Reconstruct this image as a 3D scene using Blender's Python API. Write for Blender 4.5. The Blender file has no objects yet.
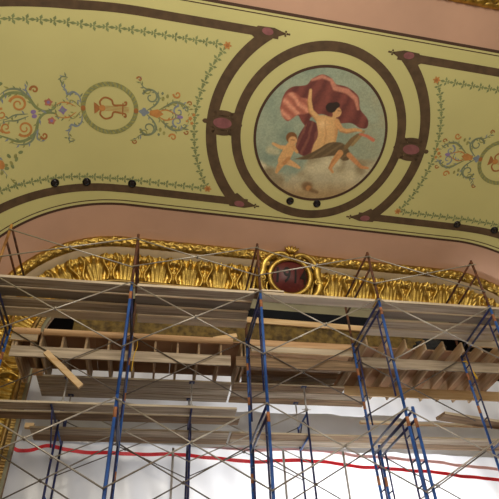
import bpy, bmesh, math, random
import numpy as np
from mathutils import Vector, Matrix, Euler
random.seed(7); rng = np.random.RandomState(7)
scn = bpy.context.scene; COL = scn.collection
PI = math.pi
ZO = 7.15                                   # height of the top working platform above the hall floor

# ------------------------------------------------------------------ colour and materials
def lin(c): return tuple((x/12.92 if x <= .04045 else ((x+.055)/1.055)**2.4) for x in c)
def rgb(r, g, b): return lin((r/255, g/255, b/255))
def mat(name, col, rough=.7, metal=0, var=.0, scale=3., col2=None, bump=0, bscale=40., spec=.4, stretch=None, detail=5, vary=0):
    m = bpy.data.materials.new(name); m.use_nodes = True
    nt = m.node_tree; N = nt.nodes; L = nt.links
    p = N['Principled BSDF']; p.inputs['Roughness'].default_value = rough; p.inputs['Metallic'].default_value = metal
    p.inputs['Specular IOR Level'].default_value = spec
    p.inputs['Base Color'].default_value = (*col, 1)
    if var or col2 or bump:
        tc = N.new('ShaderNodeTexCoord'); mp = N.new('ShaderNodeMapping'); oi = N.new('ShaderNodeObjectInfo')
        L.new(tc.outputs['Object'], mp.inputs['Vector'])
        mu = N.new('ShaderNodeMath'); mu.operation = 'MULTIPLY'; mu.inputs[1].default_value = 37.
        L.new(oi.outputs['Random'], mu.inputs[0]); cx = N.new('ShaderNodeCombineXYZ')
        for k in range(3): L.new(mu.outputs[0], cx.inputs[k])
        L.new(cx.outputs[0], mp.inputs['Location'])
        if stretch: mp.inputs['Scale'].default_value = stretch
        nz = N.new('ShaderNodeTexNoise'); nz.inputs['Scale'].default_value = scale; nz.inputs['Detail'].default_value = detail
        L.new(mp.outputs[0], nz.inputs['Vector'])
        if var or col2:
            cr = N.new('ShaderNodeValToRGB')
            c2 = col2 if col2 else tuple(max(0, x*(1-var)) for x in col)
            c1 = col if col2 else tuple(min(1, x*(1+var*.6)) for x in col)
            cr.color_ramp.elements[0].position = .32; cr.color_ramp.elements[0].color = (*c2, 1)
            cr.color_ramp.elements[1].position = .68; cr.color_ramp.elements[1].color = (*c1, 1)
            L.new(nz.outputs['Fac'], cr.inputs[0])
            if vary:
                hs = N.new('ShaderNodeHueSaturation'); mr = N.new('ShaderNodeMapRange'); mr.inputs['To Min'].default_value = 1-vary; mr.inputs['To Max'].default_value = 1+vary
                L.new(oi.outputs['Random'], mr.inputs['Value']); L.new(mr.outputs[0], hs.inputs['Value']); L.new(cr.outputs[0], hs.inputs['Color']); L.new(hs.outputs[0], p.inputs['Base Color'])
            else: L.new(cr.outputs[0], p.inputs['Base Color'])
        if bump:
            n2 = N.new('ShaderNodeTexNoise'); n2.inputs['Scale'].default_value = bscale; n2.inputs['Detail'].default_value = 4
            L.new(mp.outputs[0], n2.inputs['Vector'])
            b = N.new('ShaderNodeBump'); b.inputs['Strength'].default_value = bump; b.inputs['Distance'].default_value = .01
            L.new(n2.outputs['Fac'], b.inputs['Height']); L.new(b.outputs[0], p.inputs['Normal'])
    return m
M = {}
M['pink'] = mat('pink_plaster', rgb(188,150,126), .8, var=.10, scale=.6)
M['green'] = mat('green_paint', rgb(194,188,126), .75, var=.06, scale=.45)
M['brown'] = mat('brown_stencil', rgb(86,67,46), .8, var=.25, scale=5)
M['line'] = mat('dark_line_paint', rgb(72,50,36), .8)
M['gem'] = mat('rose_paint', rgb(132,82,82), .7, var=.2, scale=8)
M['leafg'] = mat('leaf_green_paint', rgb(126,136,90), .8, var=.2, scale=6)
M['wreath'] = mat('wreath_paint', rgb(150,148,88), .8, var=.3, scale=14)
M['orange'] = mat('orange_paint', rgb(186,130,70), .8, var=.15, scale=9)
M['rust_paint'] = mat('sienna_paint', rgb(160,106,58), .8, var=.15, scale=9)
M['blue'] = mat('blue_paint', rgb(128,138,146), .8, var=.15, scale=9)
M['violet'] = mat('violet_paint', rgb(140,118,160), .8, var=.1, scale=9)
M['red'] = mat('rose_flower_paint', rgb(176,112,92), .8, var=.15, scale=9)
M['teal'] = mat('grey_green_paint', rgb(122,132,104), .8, var=.15, scale=9)
M['gold'] = mat('gilded_plaster', (.66,.46,.11), .42, 1, col2=(.36,.23,.06), scale=6, bump=.5, bscale=26)
M['golddull'] = mat('dull_gilding', (.40,.28,.09), .5, .8, col2=(.24,.14,.05), scale=6, bump=.3, bscale=30)
M['cream'] = mat('cream_fascia_paint', rgb(172,150,116), .6, var=.16, scale=2.5)
M['sage'] = mat('sage_cream_paint', rgb(138,134,108), .6, var=.12, scale=2)
M['shield'] = mat('dark_red_enamel', rgb(92,36,34), .45, var=.2, scale=7)
M['digit'] = mat('black_numeral_paint', rgb(28,20,16), .6)
M['gray_wood'] = mat('weathered_plank_wood', rgb(198,183,160), .85, vary=.12, col2=rgb(142,127,108), scale=2.2, stretch=(.5,9,9), bump=.25, bscale=6)
M['gray_wood_dark'] = mat('dark_weathered_plank_wood', rgb(142,130,114), .85, vary=.06, col2=rgb(108,97,84), scale=1.1, stretch=(.5,6,6), bump=.2, bscale=6)
M['gray_wood_light'] = mat('light_weathered_plank_wood', rgb(230,218,196), .85, vary=.06, col2=rgb(188,174,152), scale=1.1, stretch=(.5,6,6), bump=.2, bscale=6)
M['lit_edge'] = mat('lit_plank_edge_wood', rgb(216,202,176), .85, vary=.1, col2=rgb(176,160,136), scale=2, stretch=(.5,6,6))  # paler plank sides: the light on their front edges is put into the colour
M['dark_wood'] = mat('old_brown_plank_wood', rgb(168,140,108), .85, vary=.15, col2=rgb(112,92,70), scale=2.2, stretch=(.5,9,9), bump=.25, bscale=6)
M['tan_wood'] = mat('fresh_pine_wood', rgb(220,184,142), .75, vary=.1, col2=rgb(186,146,104), scale=1.8, stretch=(.5,8,8))
M['pale_wood'] = mat('pale_pine_wood', rgb(232,204,160), .75, col2=rgb(206,170,120), scale=1.8, stretch=(.5,8,8))
M['joist'] = mat('joist_wood', rgb(212,188,152), .8, vary=.12, col2=rgb(170,144,112), scale=1.8, stretch=(8,.5,8))
M['ply'] = mat('plywood_underside', rgb(196,156,120), .85, col2=rgb(158,124,94), scale=1.2)
M['steel_blue'] = mat('blue_scaffold_enamel', rgb(44,98,176), .4, col2=rgb(30,66,128), scale=5, spec=.5)
M['steel_navy'] = mat('navy_scaffold_enamel', rgb(44,52,108), .45, col2=rgb(28,30,52), scale=5, spec=.5)
M['steel_rust'] = mat('rusty_scaffold_steel', rgb(110,66,40), .65, col2=rgb(58,38,30), scale=9, bump=.3, bscale=60)
M['steel_ochre'] = mat('yellowed_scaffold_steel', rgb(186,138,66), .55, col2=rgb(116,76,38), scale=7)
M['coupler'] = mat('orange_rusted_collar', rgb(186,124,78), .65, col2=rgb(120,74,50), scale=14)
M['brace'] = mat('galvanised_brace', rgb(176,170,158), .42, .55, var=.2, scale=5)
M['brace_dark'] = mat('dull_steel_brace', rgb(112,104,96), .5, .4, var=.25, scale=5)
M['galv'] = mat('galvanised_jack', rgb(206,204,200), .4, .4, var=.1, scale=5)
M['yellow'] = mat('yellow_strap', rgb(226,182,40), .6)
M['black'] = mat('black_void_cloth', rgb(18,16,14), .95)
M['tape'] = mat('red_tape', rgb(226,34,52), .45, var=.15, scale=5)
M['tapefade'] = mat('faded_pink_tape', rgb(226,176,176), .6, var=.06, scale=5)
M['blackpaint'] = mat('black_fitting', rgb(14,12,12), .4)
M['lens'] = mat('dark_lens', rgb(34,32,34), .12, spec=.7)
M['floor'] = mat('stage_boards', rgb(112,82,58), .6, var=.2, scale=2)
M['carpet'] = mat('hall_carpet', rgb(96,50,44), .95, var=.1, scale=20)
M['valance'] = mat('old_gold_brocade', rgb(128,106,52), .7, col2=rgb(70,54,26), scale=7, bump=.4, bscale=14)
M['hallwall'] = mat('hall_plaster', rgb(205,170,130), .85)
def sheet_mat(c=.84, tr=.5, name='white_plastic_sheeting'):
    m = bpy.data.materials.new(name); m.use_nodes = True
    nt = m.node_tree; N = nt.nodes; L = nt.links; N.remove(N['Principled BSDF'])
    d = N.new('ShaderNodeBsdfDiffuse'); d.inputs[0].default_value = (c,c,c*1.02,1)
    t = N.new('ShaderNodeBsdfTranslucent'); t.inputs[0].default_value = (c,c,c*1.02,1)
    g = N.new('ShaderNodeBsdfGlossy'); g.inputs[0].default_value = (.9,.9,.9,1); g.inputs['Roughness'].default_value = .35
    a = N.new('ShaderNodeMixShader'); a.inputs[0].default_value = tr; L.new(d.outputs[0], a.inputs[1]); L.new(t.outputs[0], a.inputs[2])
    b = N.new('ShaderNodeMixShader'); b.inputs[0].default_value = .06; L.new(a.outputs[0], b.inputs[1]); L.new(g.outputs[0], b.inputs[2])
    L.new(b.outputs[0], N['Material Output'].inputs[0]); return m
M['sheet'] = sheet_mat()
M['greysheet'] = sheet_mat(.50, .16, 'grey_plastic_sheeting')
def vcol_mat():
    m = bpy.data.materials.new('oil_mural_paint'); m.use_nodes = True
    N = m.node_tree.nodes; a = N.new('ShaderNodeVertexColor'); a.layer_name = 'pigment'
    p = N['Principled BSDF']; p.inputs['Roughness'].default_value = .7
    m.node_tree.links.new(a.outputs[0], p.inputs['Base Color']); return m
M['mural'] = vcol_mat()

# ------------------------------------------------------------------ mesh helpers
class MB:
    def __init__(s): s.v = []; s.f = []; s.mi = []; s.mats = []
    def _m(s, m):
        if m not in s.mats: s.mats.append(m)
        return s.mats.index(m)
    def add(s, vs, fs, m):
        k = len(s.v); i = s._m(m); s.v += [tuple(map(float, q)) for q in vs]
        s.f += [tuple(k+j for j in f) for f in fs]; s.mi += [i]*len(fs)
    def box(s, lo, hi, m, ch=.0):
        x0,y0,z0 = lo; x1,y1,z1 = hi
        vs = [(x,y,z) for x in (x0,x1) for y in (y0,y1) for z in (z0,z1)]
        s.add(vs, [(0,1,3,2),(4,6,7,5),(0,4,5,1),(2,3,7,6),(0,2,6,4),(1,5,7,3)], m)
    def beam(s, p0, p1, w, t, m, up=(0,0,1)):       # rectangular stick from p0 to p1
        p0 = Vector(p0); p1 = Vector(p1); d = (p1-p0).normalized(); a = d.cross(Vector(up)).normalized()*w/2; b = a.cross(d).normalized()*t/2
        vs = [p+sa*a+sb*b for p in (p0,p1) for sa,sb in ((-1,-1),(1,-1),(1,1),(-1,1))]
        s.add(vs, [(0,3,2,1),(4,5,6,7),(0,1,5,4),(1,2,6,5),(2,3,7,6),(3,0,4,7)], m)
    def tube(s, pts, r, m, n=10, caps=True):
        pts = [Vector(p) for p in pts]; rs = r if isinstance(r, (list,tuple)) else [r]*len(pts)
        base = len(s.v); vs = []; fs = []; prev = None
        for i, p in enumerate(pts):
            d = (pts[min(i+1,len(pts)-1)]-pts[max(i-1,0)]).normalized()
            if prev is None:
                a = d.orthogonal().normalized()
            else:
                a = (prev-d*prev.dot(d)).normalized()
            prev = a; b = d.cross(a)
            for k in range(n):
                t = 2*PI*k/n; vs.append(p+rs[i]*(math.cos(t)*a+math.sin(t)*b))
        for i in range(len(pts)-1):
            for k in range(n):
                fs.append((i*n+k, i*n+(k+1)%n, (i+1)*n+(k+1)%n, (i+1)*n+k))
        if caps:
            fs.append(tuple(range(n-1,-1,-1))); fs.append(tuple((len(pts)-1)*n+k for k in range(n)))
        s.add(vs, fs, m)
    def ball(s, c, r, m, nu=10, nv=7, sc=(1,1,1), rot=None):
        vs = []; fs = []
        for j in range(nv+1):
            for i in range(nu):
                a = 2*PI*i/nu; b = -PI/2+PI*j/nv
                q = Vector((math.cos(a)*math.cos(b)*sc[0], math.sin(a)*math.cos(b)*sc[1], math.sin(b)*sc[2]))*r
                if rot is not None: q = rot @ q
                vs.append(Vector(c)+q)
        for j in range(nv):
            for i in range(nu): fs.append((j*nu+i, j*nu+(i+1)%nu, (j+1)*nu+(i+1)%nu, (j+1)*nu+i))
        s.add(vs, fs, m)
    def build(s, name, parent=None, smooth=False, loc=None, bevel=0):
        me = bpy.data.meshes.new(name); me.from_pydata(s.v, [], s.f)
        for m in s.mats: me.materials.append(m)
        if s.mats: me.polygons.foreach_set('material_index', s.mi)
        if smooth: me.polygons.foreach_set('use_smooth', [True]*len(me.polygons))
        me.update()
        o = bpy.data.objects.new(name, me); COL.objects.link(o)
        if parent is not None: o.parent = parent
        if loc is not None: o.location = loc
        if bevel:
            b = o.modifiers.new('Bevel', 'BEVEL'); b.width = bevel; b.segments = 1; b.limit_method = 'ANGLE'
        return o
def tag(o, label=None, cat=None, group=None, kind=None):
    if label: o['label'] = label
    if cat: o['category'] = cat
    if group: o['group'] = group
    if kind: o['kind'] = kind
    return o
def empty(name, loc=(0,0,0), rz=0):
    o = bpy.data.objects.new(name, None); COL.objects.link(o); o.location = loc; o.rotation_euler = (0,0,rz)
    o.empty_display_size = .2; return o
def copy_tree(o, parent=None):
    c = o.copy(); COL.objects.link(c)
    if parent is not None: c.parent = parent
    for ch in [k for k in bpy.data.objects if k.parent == o]: copy_tree(ch, c)
    return c

# ------------------------------------------------------------------ the arch and sounding board
P0 = Vector((1.67134611, 3.75004817, 3.58218892+ZO)); K = 1.1835
TH = math.radians(2.0); H = Vector((math.cos(TH), math.sin(TH), 0)); NN = Vector((math.sin(TH), -math.cos(TH), 0)); ZZ = Vector((0,0,1))
BE = math.radians(23.5); SB, CB = math.sin(BE), math.cos(BE)
XM, RR, WM = 3.7, 2.2, 1.24
XEND = XM+(RR+WM)*PI/2
def Q2(x, d, w):
    x = float(x); d = float(d); w = float(w)
    sg = 1 if x >= 0 else -1; ax = abs(x)
    if ax <= XM: a, zv, na, nz = ax, 0, 0, 1
    else:
        ph = (ax-XM)/(RR+WM)
        if ph > PI/2: a = XM+RR; zv = -RR-(ph-PI/2)*(RR+WM); na, nz = 1, 0
        else: a = XM+RR*math.sin(ph); zv = -RR+RR*math.cos(ph); na, nz = math.sin(ph), math.cos(ph)
    return P0+K*(sg*(a+na*w)*H+d*NN+(zv+nz*w)*ZZ)
def Q(x, s, off=0):
    p = Q2(x, s*CB, s*SB)
    if off: p = p+nrm(x)*off
    return p
def nrm(x):                                  # normal of the sounding board, towards the hall
    sg = 1 if x >= 0 else -1; ph = min(max((abs(x)-XM)/(RR+WM), 0), PI/2)
    out = sg*math.sin(ph)*H+math.cos(ph)*ZZ
    return (NN*SB-out*CB).normalized()
def xs_range(x0, x1, step=.08):
    n = max(1, int(math.ceil(abs(x1-x0)/step))); return [x0+(x1-x0)*i/n for i in range(n+1)]
XL = 14.9
def surf(mb, m, x0, x1, s0, s1, off, step=.08, ns=1):
    xs = xs_range(x0, x1, step); sv = [s0+(s1-s0)*j/ns for j in range(ns+1)]
    vs = [Q(x, s, off) for x in xs for s in sv]; k = ns+1
    fs = [(i*k+j, i*k+j+1, (i+1)*k+j+1, (i+1)*k+j) for i in range(len(xs)-1) for j in range(ns)]
    mb.add(vs, fs, m)
def ribbon(mb, m, pts, w, off, step=.05, taper=False, closed=False):
    P = []
    for i in range(len(pts)-1):
        a, b = pts[i], pts[i+1]; L = math.hypot(b[0]-a[0], b[1]-a[1]); n = max(1, int(math.ceil(L/step)))
        for k in range(n): P.append((a[0]+(b[0]-a[0])*k/n, a[1]+(b[1]-a[1])*k/n))
    P.append(pts[-1]); n = len(P); vs = []
    for i, p in enumerate(P):
        if closed: a, b = P[(i-1) % (n-1)], P[(i+1) % (n-1)]
        else: a, b = P[max(i-1,0)], P[min(i+1,n-1)]
        dx, dy = b[0]-a[0], b[1]-a[1]; L = math.hypot(dx, dy) or 1
        t = i/(n-1); ww = (w(t) if callable(w) else w)/2
        if taper: ww *= max(.18, math.sin(PI*min(1, .12+t*.9)))
        vs += [Q(p[0]-dy/L*ww, p[1]+dx/L*ww, off), Q(p[0]+dy/L*ww, p[1]-dx/L*ww, off)]
    mb.add(vs, [(2*i, 2*i+1, 2*i+3, 2*i+2) for i in range(n-1)], m)
def blob(mb, m, x, s, rx, rs, off, n=16, rot=0, shape=None):
    vs = [Q(x, s, off)]
    for k in range(n):
        a = 2*PI*k/n; r = shape(a) if shape else 1
        u, v = rx*r*math.cos(a), rs*r*math.sin(a)
        vs.append(Q(x+u*math.cos(rot)-v*math.sin(rot), s+u*math.sin(rot)+v*math.cos(rot), off))
    mb.add(vs, [(0, 1+k, 1+(k+1) % n) for k in range(n)], m)
def poly(mb, m, pts, off):
    cx = sum(p[0] for p in pts)/len(pts); cy = sum(p[1] for p in pts)/len(pts)
    n = len(pts); mb.add([Q(cx, cy, off)]+[Q(p[0], p[1], off) for p in pts], [(0, 1+k, 1+(k+1) % n) for k in range(n)], m)
def arc(cx, cs, r, a0, a1, n=48): return [(cx+r*math.cos(a0+(a1-a0)*k/n), cs+r*math.sin(a0+(a1-a0)*k/n)) for k in range(n+1)]
def catmull(pts, n=8):
    out = []
    for i in range(len(pts)-1):
        p0 = pts[max(i-1,0)]; p1 = pts[i]; p2 = pts[i+1]; p3 = pts[min(i+2,len(pts)-1)]
        for k in range(n):
            t = k/n
            out.append(tuple(.5*((2*p1[j])+(-p0[j]+p2[j])*t+(2*p0[j]-5*p1[j]+4*p2[j]-p3[j])*t*t+(-p0[j]+3*p1[j]-3*p2[j]+p3[j])*t**3) for j in range(len(p1))))
    out.append(tuple(pts[-1])); return out

S_LO, S_HI, S0, S1 = 1.21, 5.32, .46, 6.06
O1, O2, O3, O4, O5 = .004, .007, .010, .013, .016      # paint film heights over the plaster
mb = MB(); surf(mb, M['pink'], -XL, XL, S0, S1, 0, .08, 10)
vs = [Q(x, s, -.12) for x in xs_range(-XL, XL, .2) for s in (S0, S1)]; mb.add(vs, [(2*i, 2*i+2, 2*i+3, 2*i+1) for i in range(len(vs)//2-1)], M['pink'])
ceiling = mb.build('ceiling', smooth=True); tag(ceiling, kind='structure')
mb = MB(); surf(mb, M['green'], -XL, XL, S_LO, S_HI, O1, .08, 8); mb.build('painted_field', ceiling, smooth=True)
for s, w in ((S_LO, .05), (S_LO+.085, .02), (S_HI, .055), (S_HI-.075, .018)):
    mb = MB(); surf(mb, M['line'], -XL, XL, s-w/2, s+w/2, O2); mb.build('painted_line', ceiling)

CS = 3.18
def slo(x): return 1.55+.045*max(0, abs(x)-4.0)
def shi(x): return 4.94+.08*max(0, abs(x)-4.7)
for sg in (-1, 1):
    def sx(pts): return [(sg*x, s) for x, s in pts]
    mb = MB()
    ribbon(mb, M['brown'], sx([(x, shi(x)) for x in xs_range(1.2, 8.5, .1)]), .155, O2)
    ribbon(mb, M['brown'], sx([(x, slo(x)) for x in xs_range(1.25, 8.5, .1)]), .165, O2)
    a = math.asin((4.94-CS)/2.23); ab = math.asin((CS-1.55)/2.23)
    ribbon(mb, M['brown'], sx(arc(0, CS, 2.23, a, -ab)), .215, O2+.0006)
    for s, sd in ((4.95, 1), (1.53, -1)):                      # pointed corners with little finials
        poly(mb, M['brown'], sx([(1.05, s+.03*sd), (1.3, s+.10*sd), (1.62, s+.09*sd), (1.75, s-.06*sd), (1.5, s-.22*sd), (1.3, s-.08*sd)]), O3)
        for dx, dy in ((0,0), (.05,.05), (.05,-.05), (.10,.0), (-.05,0)):
            blob(mb, M['brown'], sg*(1.04+dx*.7), s+.03*sd+dy*.7, .022, .02, O3, 8)
    for dx, ds, rx, rs in ((0,0,.30,.155), (0,.19,.20,.06), (0,-.19,.20,.06), (.34,0,.06,.045), (-.34,0,.06,.045), (.2,.16,.07,.07), (-.2,.16,.07,.07), (.2,-.16,.07,.07), (-.2,-.16,.07,.07)):
        blob(mb, M['brown'], sg*2.02+dx, 3.16+ds, rx, rs, O3, 20)
    band_o = mb.build('painted_band', ceiling)
    mb = MB(); blob(mb, M['gem'], sg*2.02, 3.16, .185, .105, O4, 28); mb.build('painted_gem', band_o)
    for s in (4.97, 1.51):
        mb = MB(); blob(mb, M['gem'], sg*1.42, s, .11, .065, O4, 24, rot=.1*sg); mb.build('painted_gem', band_o)
mb = MB(); ribbon(mb, M['brown'], arc(0, CS, 1.73, 0, 2*PI, 120), .19, O2, closed=True); mb.build('painted_ring', ceiling)
mb = MB(); ribbon(mb, M['line'], arc(.03, 3.17, 1.375, 0, 2*PI, 120), .055, O4, closed=True); rim = mb.build('mural_rim', ceiling)

# mural: soft brush colours laid out in the painting's own coordinates (about 47 units to a metre)
AF = [[46.6672,6.5773],[10.4688,-47.9744],[-.727,-.0999],[1.5732,.9885],[.3832,-1.7742],[319.7022,136.0917]]
def pip(px, py, pg):
    ins = np.zeros(px.shape, bool); n = len(pg); dmin = np.full(px.shape, 1e9)
    for i in range(n):
        x0, y0 = pg[i]; x1, y1 = pg[(i+1) % n]
        c = ((y0 > py) != (y1 > py)) & (px < (x1-x0)*(py-y0)/((y1-y0) if y1 != y0 else 1e-9)+x0); ins ^= c
        t = np.clip(((px-x0)*(x1-x0)+(py-y0)*(y1-y0))/max(1e-9, (x1-x0)**2+(y1-y0)**2), 0, 1)
        dmin = np.minimum(dmin, np.hypot(px-x0-t*(x1-x0), py-y0-t*(y1-y0)))
    return np.where(ins, -dmin, dmin)
def seg(px, py, pts, r):
    d = np.full(px.shape, 1e9)
    for i in range(len(pts)-1):
        (x0,y0),(x1,y1) = pts[i], pts[i+1]; r0, r1 = r[i], r[i+1]
        t = np.clip(((px-x0)*(x1-x0)+(py-y0)*(y1-y0))/max(1e-9,(x1-x0)**2+(y1-y0)**2), 0, 1)
        d = np.minimum(d, np.hypot(px-x0-t*(x1-x0), py-y0-t*(y1-y0))-(r0+(r1-r0)*t))
    return d
def vnoise(px, py, f, seed):
    rs = np.random.RandomState(seed); g = rs.rand(64,64); x = px*f; y = py*f
    i = np.floor(x).astype(int); j = np.floor(y).astype(int); u = x-i; v = y-j; u = u*u*(3-2*u); v = v*v*(3-2*v)
    G = lambda a, b: g[a % 64, b % 64]
    return (G(i,j)*(1-u)+G(i+1,j)*u)*(1-v)+(G(i,j+1)*(1-u)+G(i+1,j+1)*u)*v
def paint(px, py):
    C = np.zeros(px.shape+(3,))
    def mix(col, a):
        a = np.clip(a, 0, 1)[..., None]; C[:] = C*(1-a)+np.array(col)/255.*a
    def cov(d, soft=.7): return np.clip(.5-d/soft, 0, 1)
    nz = .6*vnoise(px, py, .07, 1)+.3*vnoise(px, py, .16, 2)+.15*vnoise(px, py, .4, 3)
    C[:] = np.array((150,160,136))/255.
    mix((122,138,120), (nz-.3)*1.6)
    mix((176,166,128), np.clip((px-330)/60, 0, 1)*np.clip(nz*1.4-.35, 0, 1))
    edge = 158+14*np.sin((px-262)/15.)-26*np.clip((px-350)/40, 0, 1)+(nz-.5)*16
    cl = np.clip((py-edge)/7, 0, 1); mix((176,166,134), cl)
    mix((140,126,94), cl*np.clip((vnoise(px,py,.1,5)-.45)*2.2, 0, 1)); mix((206,196,160), cl*np.clip((vnoise(px,py,.08,9)-.55)*2.6, 0, 1))
    mix((206,196,158), np.clip(1-np.hypot((px-320)/26, (py-168)/9), 0, 1)*.8); mix((198,186,146), np.clip(1-np.hypot((px-345)/20, (py-176)/9), 0, 1)*.7)
    mix((158,126,80), np.clip((py-180)/14, 0, 1)*.7)
    wing = seg(px, py, [(270,150),(277,152)], [4,3]); mix((190,180,140), cov(wing, 3)*.7)
    # billowing cloak
    cloak = catmull([(280,108),(284,94.5),(292,87),(306,85),(312,79),(322,74.5),(331,78),(336,84),(347,87),(358,96),(360,108.7),(367.7,119.5),(366.8,127.5),(360,128),(351,123),(339,123),(331,118),(322,114),(311,117),(307,127),(302,122),(297,115),(288,121),(283,116),(280,108)], 6)
    d = pip(px, py, cloak); mix((112,58,50), cov(d))
    fold = np.sin(px*.42+py*.20+4*nz); mix((136,74,62), cov(d)*np.clip(fold, 0, 1)*.55); mix((82,40,36), cov(d)*np.clip(-fold, 0, 1)*.5)
    lobe = pip(px, py, catmull([(280.5,108),(285,96),(293,92),(300,97),(308,100),(309,112),(298,114.5),(288.5,120),(282,116),(280.5,108)], 6))
    mix((196,124,98), cov(lobe, 2)*.85); mix((226,164,132), cov(lobe, 2)*np.clip(np.sin(px*.42-py*.5+5*nz), 0, 1)*.6); mix((140,76,60), cov(lobe, 2)*np.clip(-np.sin(px*.42-py*.5+5*nz), 0, 1)*.6)
    hl = seg(px, py, [(312,80),(322,76.5),(331,80),(335,88),(347,91),(356,99),(358,109)], [1.2,1.8,1.6,2.6,2.6,2.2,1.4]); mix((204,140,112), cov(hl, 1.6)*.8)
    low = pip(px, py, catmull([(309,120),(301,131),(297,140),(296,150),(304,156),(312,152),(318,138),(317,124),(309,120)], 6))
    mix((98,50,48), cov(low)); mix((140,88,70), cov(low)*np.clip(np.sin(px*.8+py*.35+5*nz), 0, 1)*.7)
    # seated draped figure
    skin = (208,164,108); shade = (166,112,66)
    tors = pip(px, py, catmull([(315,117),(322,115),(331,117),(339,120),(338,130),(336,140),(334,147),(318,152),(311,157),(313,146),(318,134),(315,117)], 6))
    mix(skin, cov(tors)); mix(shade, cov(tors)*np.clip((px-333+ (py-130)*.05)/6, 0, 1)*.8); mix((226,190,136), cov(tors)*np.clip(1-np.hypot(px-323, py-124)/7, 0, 1)); mix(shade, cov(seg(px,py,[(325,120),(326,134),(324,144)],[.5,.6,.4]),1.2)*.45)
    arm = seg(px, py, [(318,118.5),(311,111),(309.5,101),(310.5,90)], [3.0,2.4,2.0,1.4]); mix(skin, cov(arm)); mix(shade, cov(seg(px,py,[(316,120),(309,112),(307.6,101)],[.8,.8,.6]),1)*.6)
    arm2 = seg(px, py, [(337,122),(341,129),(346,131),(355,129.5),(361,130.5)], [2.6,2.3,2.1,1.6,1.4]); mix((200,150,96), cov(arm2)); mix(shade, cov(seg(px,py,[(340,131.5),(347,133),(356,131.3)],[.7,.7,.5]),1)*.7)
    lap = pip(px, py, catmull([(294,159),(306,155),(318,149),(327,143.5),(335,142),(343,143.5),(349,150.5),(349,159),(343,160.5),(337,156),(330,156),(318,158),(306,159.5),(294,159)], 6))
    mix((96,78,52), cov(lap)); mix((128,106,74), cov(lap)*np.clip(np.sin(px*.6+py*.9), 0, 1)*.6)
    leg = seg(px, py, [(340,153),(334,161),(330,168),(332.5,172)], [3.2,2.7,1.7,1.2]); mix((196,142,90), cov(leg)); mix(shade, cov(seg(px,py,[(337.5,155),(332,162),(328.6,168)],[.8,.8,.6]),1)*.6)
    leg = seg(px, py, [(349,155),(355,161),(361,167),(367.5,168)], [2.6,2.3,1.6,1.1]); mix((190,132,84), cov(leg))
    mix(skin, cov(seg(px,py,[(334,117),(336,113)],[2,2.2]))); mix((206,158,106), cov(np.hypot(px-336.8, (py-112)*.85)-4.4)); mix((44,30,24), cov(np.hypot((px-331.2)*.9, py-107.5)-5.0)); mix((44,30,24), cov(np.hypot(px-336, (py-105)*1.2)-3.8)); mix((206,158,106), cov(np.hypot((px-338.2)*1.0, py-112)-3.2))
    mix((90,60,42), cov(seg(px,py,[(338,110.6),(340.5,111)],[.4,.4]),.8)*.8)
    # dove-brown ribboned bundle at the right
    mix((122,96,60), cov(seg(px,py,[(346,147),(352,140),(358,135)],[2.2,2.4,1.6]))); mix((150,126,82), cov(seg(px,py,[(352,145),(360,136),(364,131)],[1.3,1.6,1.0])))
    mix((190,112,84), cov(seg(px,py,[(360,134),(367,136),(373,140)],[1.2,1.5,1.8])))
    # cherub
    mix((206,160,104), cov(seg(px,py,[(291,146),(287,153),(283,160)],[4.6,5.4,5.2]))); mix((206,160,104), cov(seg(px,py,[(288,148),(280,147),(273,143.5)],[2.4,1.9,1.3])))
    mix((200,152,98), cov(seg(px,py,[(283,161),(279,167),(276.5,172)],[3.6,2.6,1.5]))); mix((204,158,106), cov(seg(px,py,[(286,161),(293,164),(299,167.5)],[3.4,2.5,1.4]))); mix((200,150,96), cov(seg(px,py,[(293,147),(297,152)],[2.0,1.4])))
    mix(shade, cov(seg(px,py,[(289,158),(284,163)],[1.6,1.8]),1.6)*.7)
    mix((122,80,44), cov(np.hypot(px-291.5, py-137.5)-5.6)); mix((206,156,104), cov(np.hypot(px-292.6, py-140.5)-4.3)); mix((110,72,44), cov(seg(px,py,[(291.3,139.6),(294.4,140)],[.45,.45]),.8)*.7)
    # small cloud head below
    mix((112,80,48), cov(np.hypot((px-307)*.8, py-186)-4.2, 3)*.8); mix((176,128,78), cov(np.hypot(px-308.5, py-188)-2.8, 1.6)); mix((104,76,46), cov(seg(px,py,[(311,190),(317,192)],[2,1.4]),2)*.7)
    C[:] = C*(.93+.14*vnoise(px, py, 1.1, 21))[..., None]
    return C
def build_mural():
    G = 190; r = 1.352; g = np.linspace(-1, 1, G+1); vs = []; ps = []
    for j in range(G+1):
        for i in range(G+1):
            u, v = g[i], g[j]; dx, ds = u*math.sqrt(1-v*v/2)*r, v*math.sqrt(1-u*u/2)*r      # square grid folded to a disc
            vs.append(Q(.03+dx, 3.17+ds, O3)); ps.append((.03+dx, ds))
    ps = np.array(ps); X = np.c_[ps[:,0], ps[:,1], ps[:,0]**2, ps[:,0]*ps[:,1], ps[:,1]**2, np.ones(len(ps))] @ np.array(AF)
    Cc = paint(X[:,0], X[:,1]); Cl = np.where(Cc <= .04045, Cc/12.92, ((Cc+.055)/1.055)**2.4)
    m = MB(); k = G+1; m.add(vs, [(j*k+i, (j+1)*k+i, (j+1)*k+i+1, j*k+i+1) for j in range(G) for i in range(G)], M['mural'])
    o = m.build('mural_painting', ceiling)
    rim.parent = o
    at = o.data.color_attributes.new('pigment', 'FLOAT_COLOR', 'POINT')
    at.data.foreach_set('color', np.c_[Cl*1.06, np.ones(len(Cl))].astype(np.float32).ravel())
    o['label'] = 'round painted mural of a draped figure with a red cloak and a cherub on clouds'
build_mural()

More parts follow.
